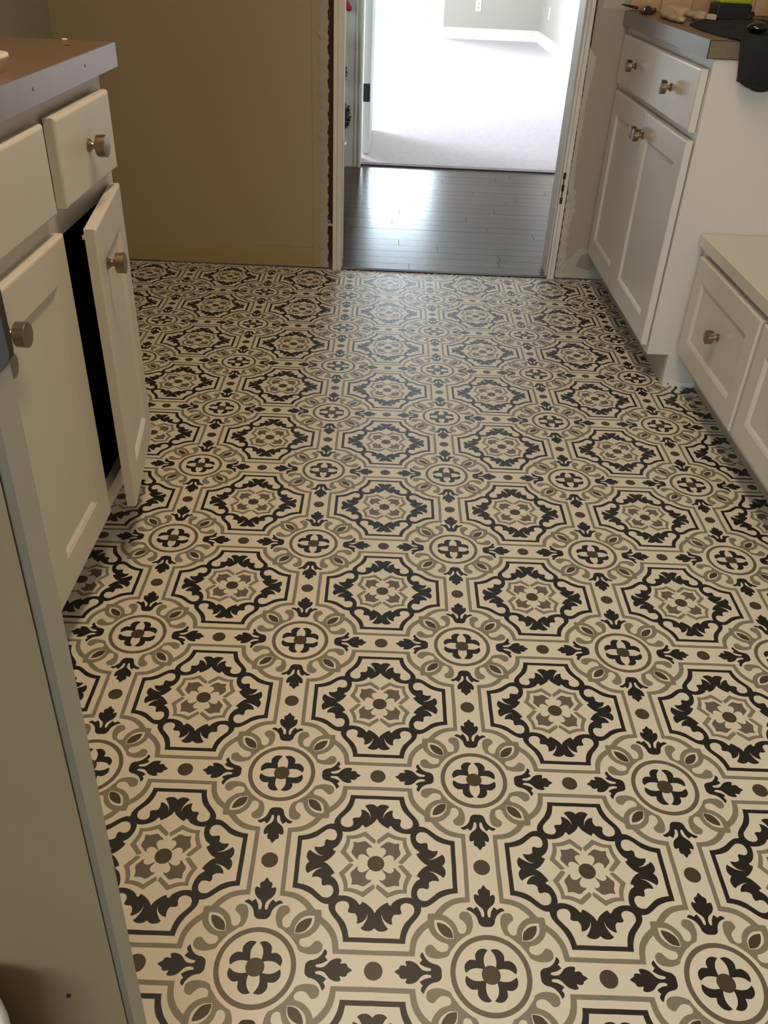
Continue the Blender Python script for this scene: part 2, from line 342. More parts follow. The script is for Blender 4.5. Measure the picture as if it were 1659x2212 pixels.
relief('trim_5', 0, 0, 0.015, 6.8, left_edge, mat('scalloped_plaster', (176, 165, 148), 0.75, 0.04, 20, 0.3, 80), 'scalloped broken plaster edge along the left side of the doorway gap')
def right_edge(z, t):
    xa = 1.632+0.006*math.sin(z*60); w = 0.105+0.018*math.sin(z*9)+0.008*math.sin(z*47)
    if t is None: return xa, xa+w
    e = min(1, 6*min(t, 1-t)); v = Vector((t*2.2, z*8, 3))
    from mathutils import noise
    return e*(0.003+0.028*abs(noise.noise(v*2.2))+0.008*abs(noise.noise(v*5)))
relief('trim_6', 0, 0, 0.015, 1.12, right_edge, PLASTER, 'lumpy rough plaster strip low on the wall beside the right jamb', nx=18, dz=0.012)
def right_smooth(z, t):
    xa = 1.628+0.004*math.sin(z*80)+0.003*math.sin(z*200); w = 0.075+0.022*math.sin(z*2.3+1)+0.008*math.sin(z*11)
    if z > 2.55: w = max(0.002, w-(z-2.55)*0.9)
    if t is None: return xa, xa+w
    return 0.004*min(1, 8*min(t, 1-t))
relief('trim_7', 0, 0, 1.10, 2.66, right_smooth, PLASTER, 'smooth pale compound band beside the right jamb', nx=6, dz=0.03)
def flatpatch(name, pts, material, label, d=0.003, y=YW):
    bm = bmesh.new(); P = smooth_poly(pts, sharp=80, n=4)
    top = [bm.verts.new((p.x, y-d, p.y)) for p in P]; bot = [bm.verts.new((p.x, y+0.002, p.y)) for p in P]
    bm.faces.new(top)
    for i in range(len(P)): bm.faces.new((top[i], top[(i+1) % len(P)], bot[(i+1) % len(P)], bot[i]))
    return obj(name, bm, material, kind='structure', label=label)
flatpatch('trim_8', [(1.73, 0.02), (1.75, 0.22), (1.83, 0.30), (1.90, 0.40), (2.06, 0.38), (2.30, 0.36), (2.55, 0.30), (2.55, 0.02)], mat('bare_drywall', (180, 178, 158), 0.8, 0.05, 12), 'pale bare patch at the foot of the wall right of the doorway')
flatpatch('trim_9', [(1.88, 0.17), (1.93, 0.30), (2.02, 0.345), (2.10, 0.33), (2.12, 0.22), (2.07, 0.13), (1.97, 0.14)], mat('grey_drywall', (150, 142, 124), 0.8, 0.05, 12), 'grey torn patch low on the wall right of the doorway', d=0.006)
flatpatch('trim_10', [(1.70, 3.02), (1.72, 3.14), (1.92, 3.16), (1.94, 3.03)], mat('pale_smear', (190, 180, 164), 0.8), 'pale smear of compound high on the wall by the counter')
# thin vertical score line on the left wall
obj('trim_11', B((-1.497, -1.490, YW-0.0015, YW, 0.02, 6.8), (-2.2, -1.49, YW-0.0015, YW, 0.262, 0.267)), mat('score_line', (150, 134, 112), 0.8), kind='structure', label='faint outline left by the removed door casing')

# backsplash tiles on the back wall above the right counter
TILE = [mat('peach_tile_%d' % i, c, 0.38, 0.08, 10, 0.15, 40) for i, c in enumerate([(206, 168, 130), (214, 178, 142), (198, 160, 126)])]
wb2 = bpy.data.objects['wall_back.001']
x = 1.99; ti = 0
while x < 4.0:
    w = min(0.335, 4.04-x)
    for r in range(4):
        o = obj('tile', B((x+0.006, x+w-0.006, YW-0.028, YW, 3.018+r*0.34, 3.018+r*0.34+0.328)), TILE[(ti*7+r*3) % 3], parent=wb2, bevel=0.008)
        ti += 1
    x += 0.34
obj('grout', B((1.99, 4.04, YW-0.018, YW, 3.015, 4.37)), mat('grout', (170, 148, 118), 0.9), parent=wb2)

# ------------------------------------------------------------------ near doorway wall at the photographer's left
def near_wall():
    root = empty('wall_near', (-1.07, -0.85, 0), 'olive-beige wall end at the left of the camera with a blue-grey unpainted stripe', None)
    del_keys = ('category',)
    root['kind'] = 'structure'
    def slab(name, a0, a1, y0, y1, m, lab=None):
        # leaning by the same small amount as in the photograph
        bm = bmesh.new(); vs = []
        lean = lambda z: -0.036*(3.2-z)/1.83+0.022
        for z in (0.0, 7.9):
            for x, y in ((a0, y0), (a1, y0), (a1-(y1+0.0)*0.56, y1), (a0, y1)): vs.append(bm.verts.new((x+(lean(z) if abs(x) < 1 else 0), y, z)))
        for f in ((3, 2, 1, 0), (4, 5, 6, 7), (0, 1, 5, 4), (1, 2, 6, 5), (2, 3, 7, 6), (3, 0, 4, 7)): bm.faces.new([vs[i] for i in f])
        o = obj(name, bm, m, parent=root)
        if lab: o['label'] = lab
        return o
    slab('wall_face', -7.0, -0.050, 0.003, 0.028, mat('olive_wall_paint', (124, 105, 76), 0.6, 0.05, 6, 0.15, 120))
    slab('exposed_edge', -0.052, -0.029, 0.008, 0.03, mat('bare_blue_strip', (108, 100, 82), 0.8, 0.12, 9, 0.4, 60, aniso=(1, 1, 0.4)), 'blue-grey bare strip')
    slab('corner_strip', -0.031, 0.0, 0.0, 0.03, mat('corner_strip_paint', (128, 111, 84), 0.6, 0.06, 8))
    slab('wall_core', -7.0, -0.02, 0.02, 0.18, mat('olive_wall_paint', (124, 105, 76), 0.6))
    # strike plate with a rounded tip
    bm = bmesh.new(); P = [(-0.075, 3.45), (0.006, 3.45), (0.006, 3.165), (0.004, 3.155), (-0.004, 3.146), (-0.016, 3.134), (-0.026, 3.128), (-0.034, 3.138), (-0.05, 3.19), (-0.075, 3.24)]
    a = [bm.verts.new((x-0.0-0.036*(3.2-3.2)+0.022, -0.012, z)) for x, z in P]; b = [bm.verts.new((v.co.x, 0.004, v.co.z)) for v in a]
    bm.faces.new(a); bm.faces.new(list(reversed(b)))
    for i in range(len(P)): bm.faces.new((a[i], a[(i+1) % len(P)], b[(i+1) % len(P)], b[i]))
    obj('strike_plate', bm, mat('dark_blue_steel', (58, 54, 50), 0.6, 0.1, 10, metal=0.1), parent=root, label='dark steel strike plate')
    obj('nail_hole', lathe([(0.001, -0.003), (0.005, -0.003), (0.006, 0.006), (0.001, 0.006)], 10), BLACKLINE, parent=root, loc=(-0.185, 0.0, 1.50))
near_wall()
o = empty('waste_bin', (-1.56, -1.125, 0), 'round white bin just inside the frame at the bottom left', 'bin')
obj('bin_body', lathe([(0.20, 0.0), (0.215, 0.02), (0.265, 1.60), (0.28, 1.61), (0.285, 1.63), (0.28, 1.65), (0.262, 1.65), (0.255, 1.61), (0.20, 0.06), (0.01, 0.05)], 48, 'z'), mat('white_plastic', (236, 240, 232), 0.35), parent=o, smooth=True)
# shell of the room behind the camera
obj('wall_entry', B((-9.2, -9.0, -10, -0.85, 0, HC)), WALL, kind='structure', label='left wall of the room behind the camera')
obj('wall_entry', B((-9.2, -4.4, -10.3, -10, 0, HC), (0.4, 4.35, -10.3, -10, 0, HC), (-4.4, 0.4, -10.3, -10, 0, 2.2), (-4.4, 0.4, -10.3, -10, 6.2, HC)), WALL, kind='structure', label='rear wall of the room behind the camera with its window opening')

# ------------------------------------------------------------------ knobs, doors, drawers
KNOB_ME = None
def knob(parent, x, z, y=0.0):
    """mushroom cabinet knob: base rose, waisted neck, barrel head; local y is outward."""
    global KNOB_ME
    if KNOB_ME is None:
        bm = lathe([(0.004, 0), (0.030, 0.0), (0.031, 0.004), (0.027, 0.010), (0.018, 0.020), (0.0155, 0.028), (0.018, 0.036), (0.026, 0.041),
                    (0.047, 0.043), (0.0505, 0.046), (0.0515, 0.088), (0.0495, 0.091), (0.030, 0.093), (0.004, 0.0935)], 32)
        o = obj('knob', bm, NICKEL, parent=parent, smooth=True); KNOB_ME = o.data
        e = o.modifiers.new('edges', 'EDGE_SPLIT'); e.split_angle = math.radians(30)
    else:
        o = bpy.data.objects.new('knob', KNOB_ME); COL.objects.link(o); o.parent = parent
        e = o.modifiers.new('edges', 'EDGE_SPLIT'); e.split_angle = math.radians(30)
    o.location = Vector((x, y, z)) * FT; o.scale = (1.13, 1.13, 1.13)
    return o
def rectloop(bm, x0, x1, z0, z1, y): return [bm.verts.new(p) for p in ((x0, y, z0), (x1, y, z0), (x1, y, z1), (x0, y, z1))]
def bridge(bm, a, b):
    for i in range(4): bm.faces.new((a[i], a[(i+1) % 4], b[(i+1) % 4], b[i]))
def shaker(name, parent, x0, x1, z0, z1, fw=0.21, t=0.062, y=0.0, pivot=None, ang=0.0, label=None, m=None):
    """framed door with beaded recess; local x width, y outward. Origin at its hinge edge."""
    w, h = x1-x0, z1-z0; ox = 0.0
    bm = bmesh.new(); c = 0.010
    L = [rectloop(bm, 0, w, 0, h, 0), rectloop(bm, 0, w, 0, h, t-c), rectloop(bm, c*0.6, w-c*0.6, c*0.6, h-c*0.6, t-c*0.25), rectloop(bm, c*1.5, w-c*1.5, c*1.5, h-c*1.5, t),
         rectloop(bm, fw, w-fw, fw, h-fw, t), rectloop(bm, fw+0.006, w-fw-0.006, fw+0.006, h-fw-0.006, t-0.005),
         rectloop(bm, fw+0.012, w-fw-0.012, fw+0.012, h-fw-0.012, t-0.005), rectloop(bm, fw+0.034, w-fw-0.034, fw+0.034, h-fw-0.034, t-0.022)]
    for a, b in zip(L, L[1:]): bridge(bm, a, b)
    bm.faces.new(L[0])
    o = obj(name, bm, m or PAINT, parent=parent, label=label)
    o.location = Vector((x0, y, z0))*FT
    if pivot == 'left': o.rotation_euler = (0, 0, ang)
    obj('panel', B((fw+0.033, w-fw-0.033, t-0.032, t-0.022, fw+0.033, h-fw-0.033)), m or PAINT, parent=o)
    return o
def slabfront(name, parent, x0, x1, z0, z1, t=0.062, y=0.0, m=None):
    w, h = x1-x0, z1-z0
    bm = bmesh.new(); c = 0.020
    L = [rectloop(bm, 0, w, 0, h, 0)] + [rectloop(bm, c*(1-math.cos(a)), w-c*(1-math.cos(a)), c*(1-math.cos(a)), h-c*(1-math.cos(a)), t-c*(1-math.sin(a))) for a in (0, 0.26, 0.52, 0.79, 1.05, 1.31, 1.5708)]
    for a, b in zip(L, L[1:]): bridge(bm, a, b)
    bm.faces.new(L[0]); bm.faces.new(L[-1])
    o = obj(name, bm, m or PAINT, parent=parent); o.location = Vector((x0, y, z0))*FT
    return o

# ---- left base cabinet: local x runs from the far end toward the camera, y outward (+x world)
lc = empty('base_cabinet', (-2.325, 3.765, 0), 'long white base cabinet on the left with one door standing ajar', 'cabinet', rz=-math.pi/2)
LEN = 4.45
obj('body', B((0, 0.06, -2.0, -0.30, 0.0, 0.40), (0, 0.06, -2.0, -0.06, 0.40, 2.88), (LEN-0.06, LEN, -2.0, -0.30, 0.0, 0.40), (LEN-0.06, LEN, -2.0, -0.06, 0.40, 2.88), (0.06, LEN-0.06, -2.0, -1.95, 0.0, 2.88), (0.06, LEN-0.06, -1.95, -0.06, 0.40, 0.45)), PAINT_SATIN, parent=lc)
obj('interior', B((0.061, 0.075, -1.94, -0.07, 0.46, 2.8), (0.075, LEN-0.075, -1.945, -1.935, 0.38, 2.8), (0.075, LEN-0.075, -1.93, -0.07, 0.452, 0.46), (0.075, LEN-0.075, -1.93, -0.07, 2.32, 2.335), (2.05, 2.06, -1.93, -0.07, 0.46, 2.32)), INTERIOR_SHADE, parent=lc, label='cabinet interior with shade painted into its colour')
obj('face_frame', B((0, 0.13, -0.06, 0, 0.40, 2.88), (1.99, 2.13, -0.06, 0, 0.40, 2.88), (4.0, LEN, -0.06, 0, 0.40, 2.88),
                    (0.13, 1.99, -0.06, 0, 0.40, 0.52), (2.13, 4.0, -0.06, 0, 0.40, 0.52), (0.13, 1.99, -0.06, 0, 2.20, 2.40), (2.13, 4.0, -0.06, 0, 2.20, 2.40),
                    (0.13, 1.99, -0.06, 0, 2.72, 2.88), (2.13, 4.0, -0.06, 0, 2.72, 2.88), (1.0, 1.14, -0.06, 0, 2.40, 2.72)), PAINT_SATIN, parent=lc)
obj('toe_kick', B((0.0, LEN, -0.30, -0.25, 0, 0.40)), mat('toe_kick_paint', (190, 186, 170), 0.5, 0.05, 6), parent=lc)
d = slabfront('drawer', lc, 0.138, 1.082, 2.358, 2.795, y=0.026, m=PAINT_SATIN); knob(d, 0.49, 0.225, 0.062)
d = slabfront('drawer', lc, 1.172, 3.06, 2.350, 2.785, m=PAINT_SATIN); knob(d, 1.05, 0.245, 0.062)
d = shaker('door', lc, 0.095, 1.095, 0.48, 2.255, y=0.006, m=PAINT_SATIN, pivot='left', ang=math.radians(8.0), label='white framed door standing ajar'); knob(d, 0.80, 1.53, 0.062)
obj('bumper', lathe([(0.002, 0), (0.014, 0), (0.014, -0.012), (0.002, -0.014)], 12), mat('clear_bumper', (200, 200, 190), 0.2), parent=d, loc=(0.985, -0.0, 1.73))
d = shaker('door', lc, 1.150, 2.125, 0.475, 2.250, m=PAINT_SATIN); knob(d, 0.90, 1.59, 0.062)
d = shaker('door', lc, 2.16, 3.16, 0.475, 2.250, m=PAINT_SATIN); knob(d, 0.10, 1.535, 0.062)

lt = empty('countertop', (-2.25, 3.93, 2.88), 'brown laminate countertop on the left cabinet with cool light painted into its front edge', 'countertop')
obj('top_surface', B((-2.1, -0.012, -4.60, -0.004, 0.12, 0.132)), LAM, parent=lt)
obj('front_edge', B((-0.012, 0.0, -4.60, 0.0, 0.0, 0.131)), LAMEDGE_LIT, parent=lt)
obj('core', B((-2.1, -0.013, -4.60, -0.004, 0.0, 0.119)), LAMEND, parent=lt)
for k, (yy, zz) in enumerate(((-0.62, 0.075), (-1.42, 0.07))):
    obj('chip', blobs([((0.001, yy, zz), (0.002, 0.004, 0.009), 0)], 1), BLACKLINE, parent=lt)
obj('paper_scrap', blobs([((0, 0, 0), (0.018, 0.010, 0.008), 0.4)], 2), mat('scrap_white', (235, 222, 200), 0.7), label='white crumb near the back corner of the left countertop', cat='scrap', loc=(-2.53, 3.86, 3.018))
obj('wood_splinter', blobs([((0, 0, 0), (0.025, 0.006, 0.004), 0.9)], 2), mat('splinter', (120, 96, 66), 0.8), label='small brown splinter on the left countertop', cat='scrap', loc=(-2.44, 3.64, 3.016))
tr = empty('plastic_tub', (-2.50, 2.42, 3.012), 'white plastic tub with a rounded rim cut by the left frame edge', 'tub')
bm = bmesh.new()
def rr(x, y, r, z, n=6):
    pts = []
    for cx, cy, a0 in ((x-r, y-r, 0), (-x+r, y-r, 90), (-x+r, -y+r, 180), (x-r, -y+r, 270)):
        for k in range(n+1):
            a = math.radians(a0+90*k/n); pts.append(bm.verts.new((cx+r*math.cos(a), cy+r*math.sin(a), z)))
    return pts
Ls = [rr(.118, .19, .04, 0), rr(.128, .20, .045, .05), rr(.135, .205, .045, .058), rr(.135, .205, .045, .075), rr(.125, .195, .04, .08), rr(.112, .182, .035, .07), rr(.105, .175, .03, .012)]
for a, b in zip(Ls, Ls[1:]):
    for i in range(len(a)): bm.faces.new((a[i], a[(i+1) % len(a)], b[(i+1) % len(a)], b[i]))
bm.faces.new(Ls[0]); bm.faces.new(Ls[-1])
obj('tub_shell', bm, mat('cream_plastic', (238, 226, 206), 0.3), parent=tr, smooth=True)

# ---- right base cabinet: local x runs away from the camera, y outward (-x world)
rc = empty('base_cabinet', (2.02, 5.87, 0), 'white base cabinet against the back wall on the right with two drawers over two doors', 'cabinet', rz=math.pi/2)
bm = bmesh.new()     # near end panel with its toe notch, seen face on
P = [(0, 0.32), (0, 2.88), (-2.02, 2.88), (-2.02, 0.0), (-0.215, 0.0), (-0.215, 0.32)]
a = [bm.verts.new((0, y, z)) for y, z in P]; b = [bm.verts.new((0.06, y, z)) for y, z in P]
bm.faces.new(a); bm.faces.new(list(reversed(b)))
for i in range(len(P)): bm.faces.new((a[i], a[(i+1) % 6], b[(i+1) % 6], b[i]))
obj('end_panel', bm, PAINT, parent=rc, bevel=0.006)
obj('body', B((3.0, 3.06, -2.0, -0.25, 0.0, 0.32), (3.0, 3.06, -2.0, -0.06, 0.32, 2.88), (0.06, 3.0, -2.02, -1.96, 0.0, 2.88), (0.06, 3.0, -1.96, -0.06, 0.33, 0.38), (0.06, 3.0, -1.96, -0.06, 2.83, 2.88)), PAINT, parent=rc)
obj('face_frame', B((0.06, 0.13, -0.06, 0, 0.32, 2.88), (2.88, 3.06, -0.06, 0, 0.32, 2.88), (0.13, 2.88, -0.06, 0, 0.32, 0.46), (0.13, 2.88, -0.06, 0, 2.22, 2.40), (0.13, 2.88, -0.06, 0, 2.70, 2.88), (1.44, 1.58, -0.06, 0, 0.46, 2.22), (1.44, 1.58, -0.06, 0, 2.40, 2.70)), PAINT, parent=rc)
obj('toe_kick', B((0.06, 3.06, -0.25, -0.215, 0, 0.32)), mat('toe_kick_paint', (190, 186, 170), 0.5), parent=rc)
bm = B((-0.015, 0.0, -0.55, -0.217, 0.0, 0.045))
obj('foot_strip', bm, mat('chalky_white', (218, 222, 220), 0.7, 0.08, 20, 0.4, 80), parent=rc, label='chipped white strip at the floor')
obj('nail', lathe([(0.001, 0), (0.008, 0), (0.008, 0.004), (0.001, 0.005)], 10), mat('nail_grey', (110, 112, 115), 0.5), parent=rc, loc=(-0.015, -0.27, 0.025), rz=math.pi/2)
d = slabfront('drawer', rc, 0.065, 1.520, 2.315, 2.80, y=0.006); knob(d, 0.735, 0.247, 0.062)
d = slabfront('drawer', rc, 1.532, 2.930, 2.315, 2.80, y=0.003); knob(d, 0.665, 0.255, 0.062)
d = shaker('door', rc, 0.035, 1.490, 0.405, 2.255, fw=0.215, y=0.010); knob(d, 1.355, 1.642, 0.062)
d = shaker('door', rc, 1.498, 2.880, 0.405, 2.255, fw=0.215, y=0.004); knob(d, 0.045, 1.642, 0.062)

rt = empty('countertop', (1.947, 5.855, 2.881), 'grey-brown laminate countertop on the right cabinet with a raw squared end', 'countertop')
obj('top_surface', B((0.012, 2.095, 0.010, 3.09, 0.12, 0.132)), LAM, parent=rt)
obj('front_edge', B((0.0, 0.012, 0.008, 3.09, 0.0, 0.131)), LAMEDGE_LIT, parent=rt)
obj('end_cap', B((0.006, 2.095, 0.0, 0.010, 0.004, 0.127)), LAMEND, parent=rt)
obj('core', B((0.012, 2.095, 0.010, 3.09, 0.004, 0.12)), LAMEND, parent=rt)
obj('seam', B((0.0, 2.095, 0.001, 0.0095, 0.127, 0.1325), (0.0, 2.095, 0.001, 0.0095, -0.001, 0.004), (0.0, 0.006, 0.001, 0.0095, 0.004, 0.127)), BLACKLINE, parent=rt)
bm = bmesh.new()


# ---- low bench cabinet along the right wall
bc = empty('bench_cabinet', (2.312, 1.40, 0), 'low white bench cabinet with knobbed drawers along the right wall', 'bench', rz=math.pi/2)
BL = 5.86-1.40
obj('body', B((0, 0.06, -1.73, -0.28, 0.0, 0.33), (0, 0.06, -1.73, -0.06, 0.33, 1.40), (0.06, BL, -1.73, -1.68, 0.0, 1.40), (0.06, BL, -1.68, -0.06, 0.33, 0.38)), PAINT, parent=bc)
obj('face_frame', B((0, BL, -0.06, 0, 0.33, 0.44), (0, BL, -0.06, 0, 1.31, 1.40), (0, 0.1, -0.06, 0, 0.44, 1.31), (1.15, 1.29, -0.06, 0, 0.44, 1.31), (2.66, 2.80, -0.06, 0, 0.44, 1.31), (BL-0.12, BL, -0.06, 0, 0.44, 1.31), (0.1, BL-0.1, -0.06, -0.05, 0.44, 1.31)), PAINT, parent=bc)
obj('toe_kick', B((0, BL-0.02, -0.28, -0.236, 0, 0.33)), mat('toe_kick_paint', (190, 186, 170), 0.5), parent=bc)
obj('bench_top', B((-0.03, BL, -1.735, 0.062, 1.40, 1.502)), PAINT, parent=bc, bevel=0.008)
for y0, y1 in ((4.185, 5.715), (2.60, 4.125), (1.44, 2.56)):
    d = shaker('drawer', bc, y0-1.40, y1-1.40, 0.412, 1.345, fw=0.185, y=0.006); knob(d, (y1-y0)*0.48, 0.492, 0.040)

# ------------------------------------------------------------------ things on the right counter
Z0 = 3.012
t = empty('ratchet_wrench', (2.10, 8.50, Z0), 'chrome ratchet wrench with a black grip beside the glove on the counter', 'wrench')
o = obj('ratchet_head', blobs([((-0.05, 0.0, 0.042), (0.072, 0.08, 0.042), 0), ((0.01, 0.02, 0.04), (0.045, 0.05, 0.036), 0)], 3), mat('chrome', (210, 208, 205), 0.12, metal=1.0), parent=t, smooth=True, label='chrome head')
obj('socket_hole', lathe([(0.002, -0.004), (0.034, -0.004), (0.038, 0.02), (0.002, 0.02)], 20), BLACKLINE, parent=t, loc=(-0.035, -0.08, 0.042))
obj('handle', tube(bmesh.new(), [(0.03, 0.04, 0.035), (0.05, 0.10, 0.03), (0.11, 0.24, 0.028)], [0.02, 0.024, 0.024]), mat('black_rubber', (34, 28, 28), 0.6), parent=t, smooth=True)
obj('pivot_pin', tube(bmesh.new(), [(-0.12, 0.06, 0.05), (-0.24, 0.26, 0.065)], [0.016, 0.006]), mat('black_steel', (44, 38, 38), 0.4, metal=0.5), parent=t, smooth=True)
g = obj('work_glove', blobs([((2.14, 7.90, 3.052), (.055, .16, .040), 0.1), ((2.125, 7.66, 3.045), (.052, .18, .034), 0), ((2.145, 7.48, 3.043), (.05, .13, .032), -0.1),
     ((2.17, 8.06, 3.058), (.075, .12, .048), 0.1), ((2.235, 8.20, 3.075), (.09, .12, .055), 0.2), ((2.30, 8.25, 3.088), (.085, .13, .048), 0.2), ((2.35, 8.12, 3.075), (.075, .12, .045), 0.2), ((2.385, 7.95, 3.062), (.06, .12, .036), 0.2), ((2.41, 7.78, 3.052), (.05, .10, .032), 0.2),
     ((2.27, 8.10, 3.045), (.08, .10, .04), 0.2), ((2.20, 8.0, 3.04), (.06, .12, .03), 0.2)], 3),
     mat('tan_leather', (200, 178, 144), 0.85, 0.06, 12, 0.5, 60), label='tan work glove folded over itself beside the ratchet wrench', cat='glove', smooth=True)
remesh(g, 0.011, 4)

# draped black cloth
def drape(name, cols, rows, material, label, cat, thick=0.03, seed=3):
    from mathutils import noise
    bm = bmesh.new(); g = []
    for r, row in enumerate(rows):
        g.append([bm.verts.new(p) for p in row])
    for j in range(len(rows)-1):
        for i in range(len(rows[0])-1): bm.faces.new((g[j][i], g[j][i+1], g[j+1][i+1], g[j+1][i]))
    o = obj(name, bm, material, label=label, cat=cat, smooth=True, recalc=False)
    s = o.modifiers.new('subdivision', 'SUBSURF'); s.levels = 3; s.render_levels = 3
    tx = bpy.data.textures.new(name+'_folds', 'CLOUDS'); tx.noise_scale = 0.05
    dm = o.modifiers.new('folds', 'DISPLACE'); dm.texture = tx; dm.strength = 0.013; dm.mid_level = 0.4
    so = o.modifiers.new('thickness', 'SOLIDIFY'); so.thickness = thick*FT; so.offset = 1
    return o
XS = [2.17, 2.24, 2.36, 2.52, 2.70, 2.90, 3.15, 3.40]
hang = [[(x+dx, y, z) for x in XS] for dx, y, z in ((0.0, 5.825, 3.045), (0.005, 5.785, 3.0), (0.015, 5.775, 2.88))]
bot = []
for i, x in enumerate(XS):
    bot.append((x+0.03, 5.77-0.02*math.sin(i*1.7), [2.735, 2.69, 2.66, 2.69, 2.70, 2.67, 2.69, 2.70][i]))
bot2 = [(p[0]+0.01, p[1]-0.035, p[2]+0.045) for p in bot]
def rowc(y, dx, base, amp, ph):
    return [(x+dx, y-0.05*math.sin(i*1.9+ph), 3.024 if i == 0 else base+0.012+amp*abs(math.sin(i*1.25+ph))) for i, x in enumerate(XS)]
rowsC = [rowc(7.30, 0.0, 3.03, 0, 0.3), rowc(7.18, -0.01, 3.045, 0.03, 0.6), rowc(6.95, -0.05, 3.05, 0.05, 0.2), rowc(6.7, -0.06, 3.035, 0.03, 1.2),
         rowc(6.5, -0.06, 3.045, 0.05, 0.9), rowc(6.28, -0.05, 3.035, 0.03, 1.6), rowc(6.08, -0.03, 3.035, 0.02, 0.4), rowc(5.93, 0, 3.038, 0.008, 0)] + hang + [bot, bot2]
drape('work_jacket', XS, rowsC, BLACKCLOTH, 'black cloth work jacket hanging over the raw end of the right countertop', 'jacket', thick=0.014)
o = obj('black_case', blobs([((0, 0, 0), (.085, .075, .042), 0), ((.01, .01, .014), (.065, .058, .034), 0)], 3), mat('gloss_black', (18, 20, 20), 0.12, coat=0.6), label='small glossy black rounded case on the black jacket', cat='case', smooth=True, loc=(2.36, 6.04, 3.098))
remesh(o, 0.012, 2)
# lime and black tool
t = empty('power_tool', (2.83, 8.16, Z0), 'lime green and black power tool standing on the counter', 'tool')
obj('tool_base', B((-0.178, 0.178, -0.12, 0.14, 0.0, 0.15)), mat('black_plastic', (32, 32, 34), 0.5), parent=t, bevel=0.02)
bm = bmesh.new(); P = [(-0.160, 0.15), (0.172, 0.15), (0.150, 0.42), (0.10, 0.56), (-0.05, 0.56), (-0.105, 0.30)]
a = [bm.verts.new((x, -0.10, z)) for x, z in P]; b = [bm.verts.new((x, 0.12, z)) for x, z in P]
bm.faces.new(a); bm.faces.new(list(reversed(b)))
for i in range(6): bm.faces.new((a[i], a[(i+1) % 6], b[(i+1) % 6], b[i]))
obj('tool_body', bm, mat('lime_plastic', (178, 188, 30), 0.45, 0.04, 8), parent=t, bevel=0.02, label='lime green housing')
obj('thumb_slot', B((-0.03, 0.04, -0.107, -0.09, 0.19, 0.42)), mat('olive_slot', (110, 112, 20), 0.5), parent=t, bevel=0.02)
obj('screw', lathe([(0.001, -0.005), (0.014, -0.005), (0.014, 0.01), (0.001, 0.01)], 12), mat('olive_slot', (110, 112, 20), 0.5), parent=t, loc=(0.145, -0.10, 0.235))
o = empty('plastic_block', (2.485, 8.02, Z0), 'small white plastic block just left of the power tool, nearer the glove', 'block')
obj('block_shell', B((-0.055, 0.055, -0.04, 0.04, 0, 0.07), (-0.045, 0.045, -0.03, 0.03, 0.07, 0.076)), mat('dull_white', (214, 198, 174), 0.5), parent=o, bevel=0.008)
o = empty('plastic_block', (2.545, 7.86, Z0), 'small white plastic block touching the base of the power tool', 'block')
obj('block_shell', B((-0.05, 0.05, -0.04, 0.04, 0, 0.06), (-0.04, 0.04, -0.03, 0.03, 0.06, 0.066)), mat('dull_white', (214, 198, 174), 0.5), parent=o, bevel=0.008)
obj('wood_shim', B((-0.05, 0.05, -0.03, 0.03, 0, 0.03)), mat('red_wood', (116, 66, 44), 0.7, 0.2, 10), label='little reddish wooden shim behind the white blocks', cat='shim', loc=(2.60, 8.20, Z0+0.012), bevel=0.008)
bm = tube(bmesh.new(), [(0, 0, 0), (0.05, -0.12, 0.0), (0.11, -0.24, 0.0)], 0.012, 6)
obj('steel_rule', bm, mat('dull_brass', (150, 134, 104), 0.5, metal=0.4), label='thin metal rod lying behind the black jacket', cat='rod', loc=(2.42, 7.62, Z0+0.013), smooth=True)
t = empty('pliers', (2.95, 7.62, Z0+0.02), 'black-handled pliers with curved grips right of the power tool', 'pliers', rz=0.3)
obj('grip', tube(bmesh.new(), [(-0.14, 0.05, 0.01), (-0.12, 0.0, 0.05), (-0.09, 0.0, 0.085)], [0.022, 0.028, 0.02]), mat('black_rubber', (34, 28, 28), 0.6), parent=t, smooth=True)
obj('grip', tube(bmesh.new(), [(-0.04, -0.05, 0.0), (0.04, -0.05, 0.005), (0.085, -0.04, 0.03), (0.095, -0.02, 0.075)], [0.014, 0.02, 0.018, 0.012]), mat('black_rubber', (34, 28, 28), 0.6), parent=t, smooth=True)
obj('jaw', tube(bmesh.new(), [(-0.08, 0.03, 0.02), (0.02, -0.03, 0.01), (0.0, 0.12, 0.02)], [0.015, 0.03, 0.012]), mat('worn_steel', (110, 100, 90), 0.4, metal=0.8), parent=t, smooth=True)
t = empty('supply_box', (3.36, 7.95, Z0), 'black box with a white band and blue top cut by the right frame edge', 'box')
obj('box_body', B((-0.14, 0.16, -0.1, 0.1, 0, 0.225)), mat('matte_black', (26, 26, 28), 0.6), parent=t, bevel=0.008)
obj('band', B((-0.142, 0.162, -0.102, 0.102, 0.225, 0.255)), mat('band_white', (220, 215, 205), 0.5), parent=t)
obj('lid', B((-0.14, 0.16, -0.1, 0.1, 0.255, 0.45)), mat('blue_print', (38, 66, 130), 0.4, 0.3, 30), parent=t, bevel=0.008, label='blue lid')

# ceiling lamp housing
t = empty('ceiling_lamp', (-0.45, 2.1, 7.78), 'long warm ceiling lamp over the aisle, above the frame', 'lamp')
obj('housing', B((-0.55, 0.55, -2.4, 2.4, 0.0, 0.22)), WHITEFAR, parent=t, bevel=0.02)

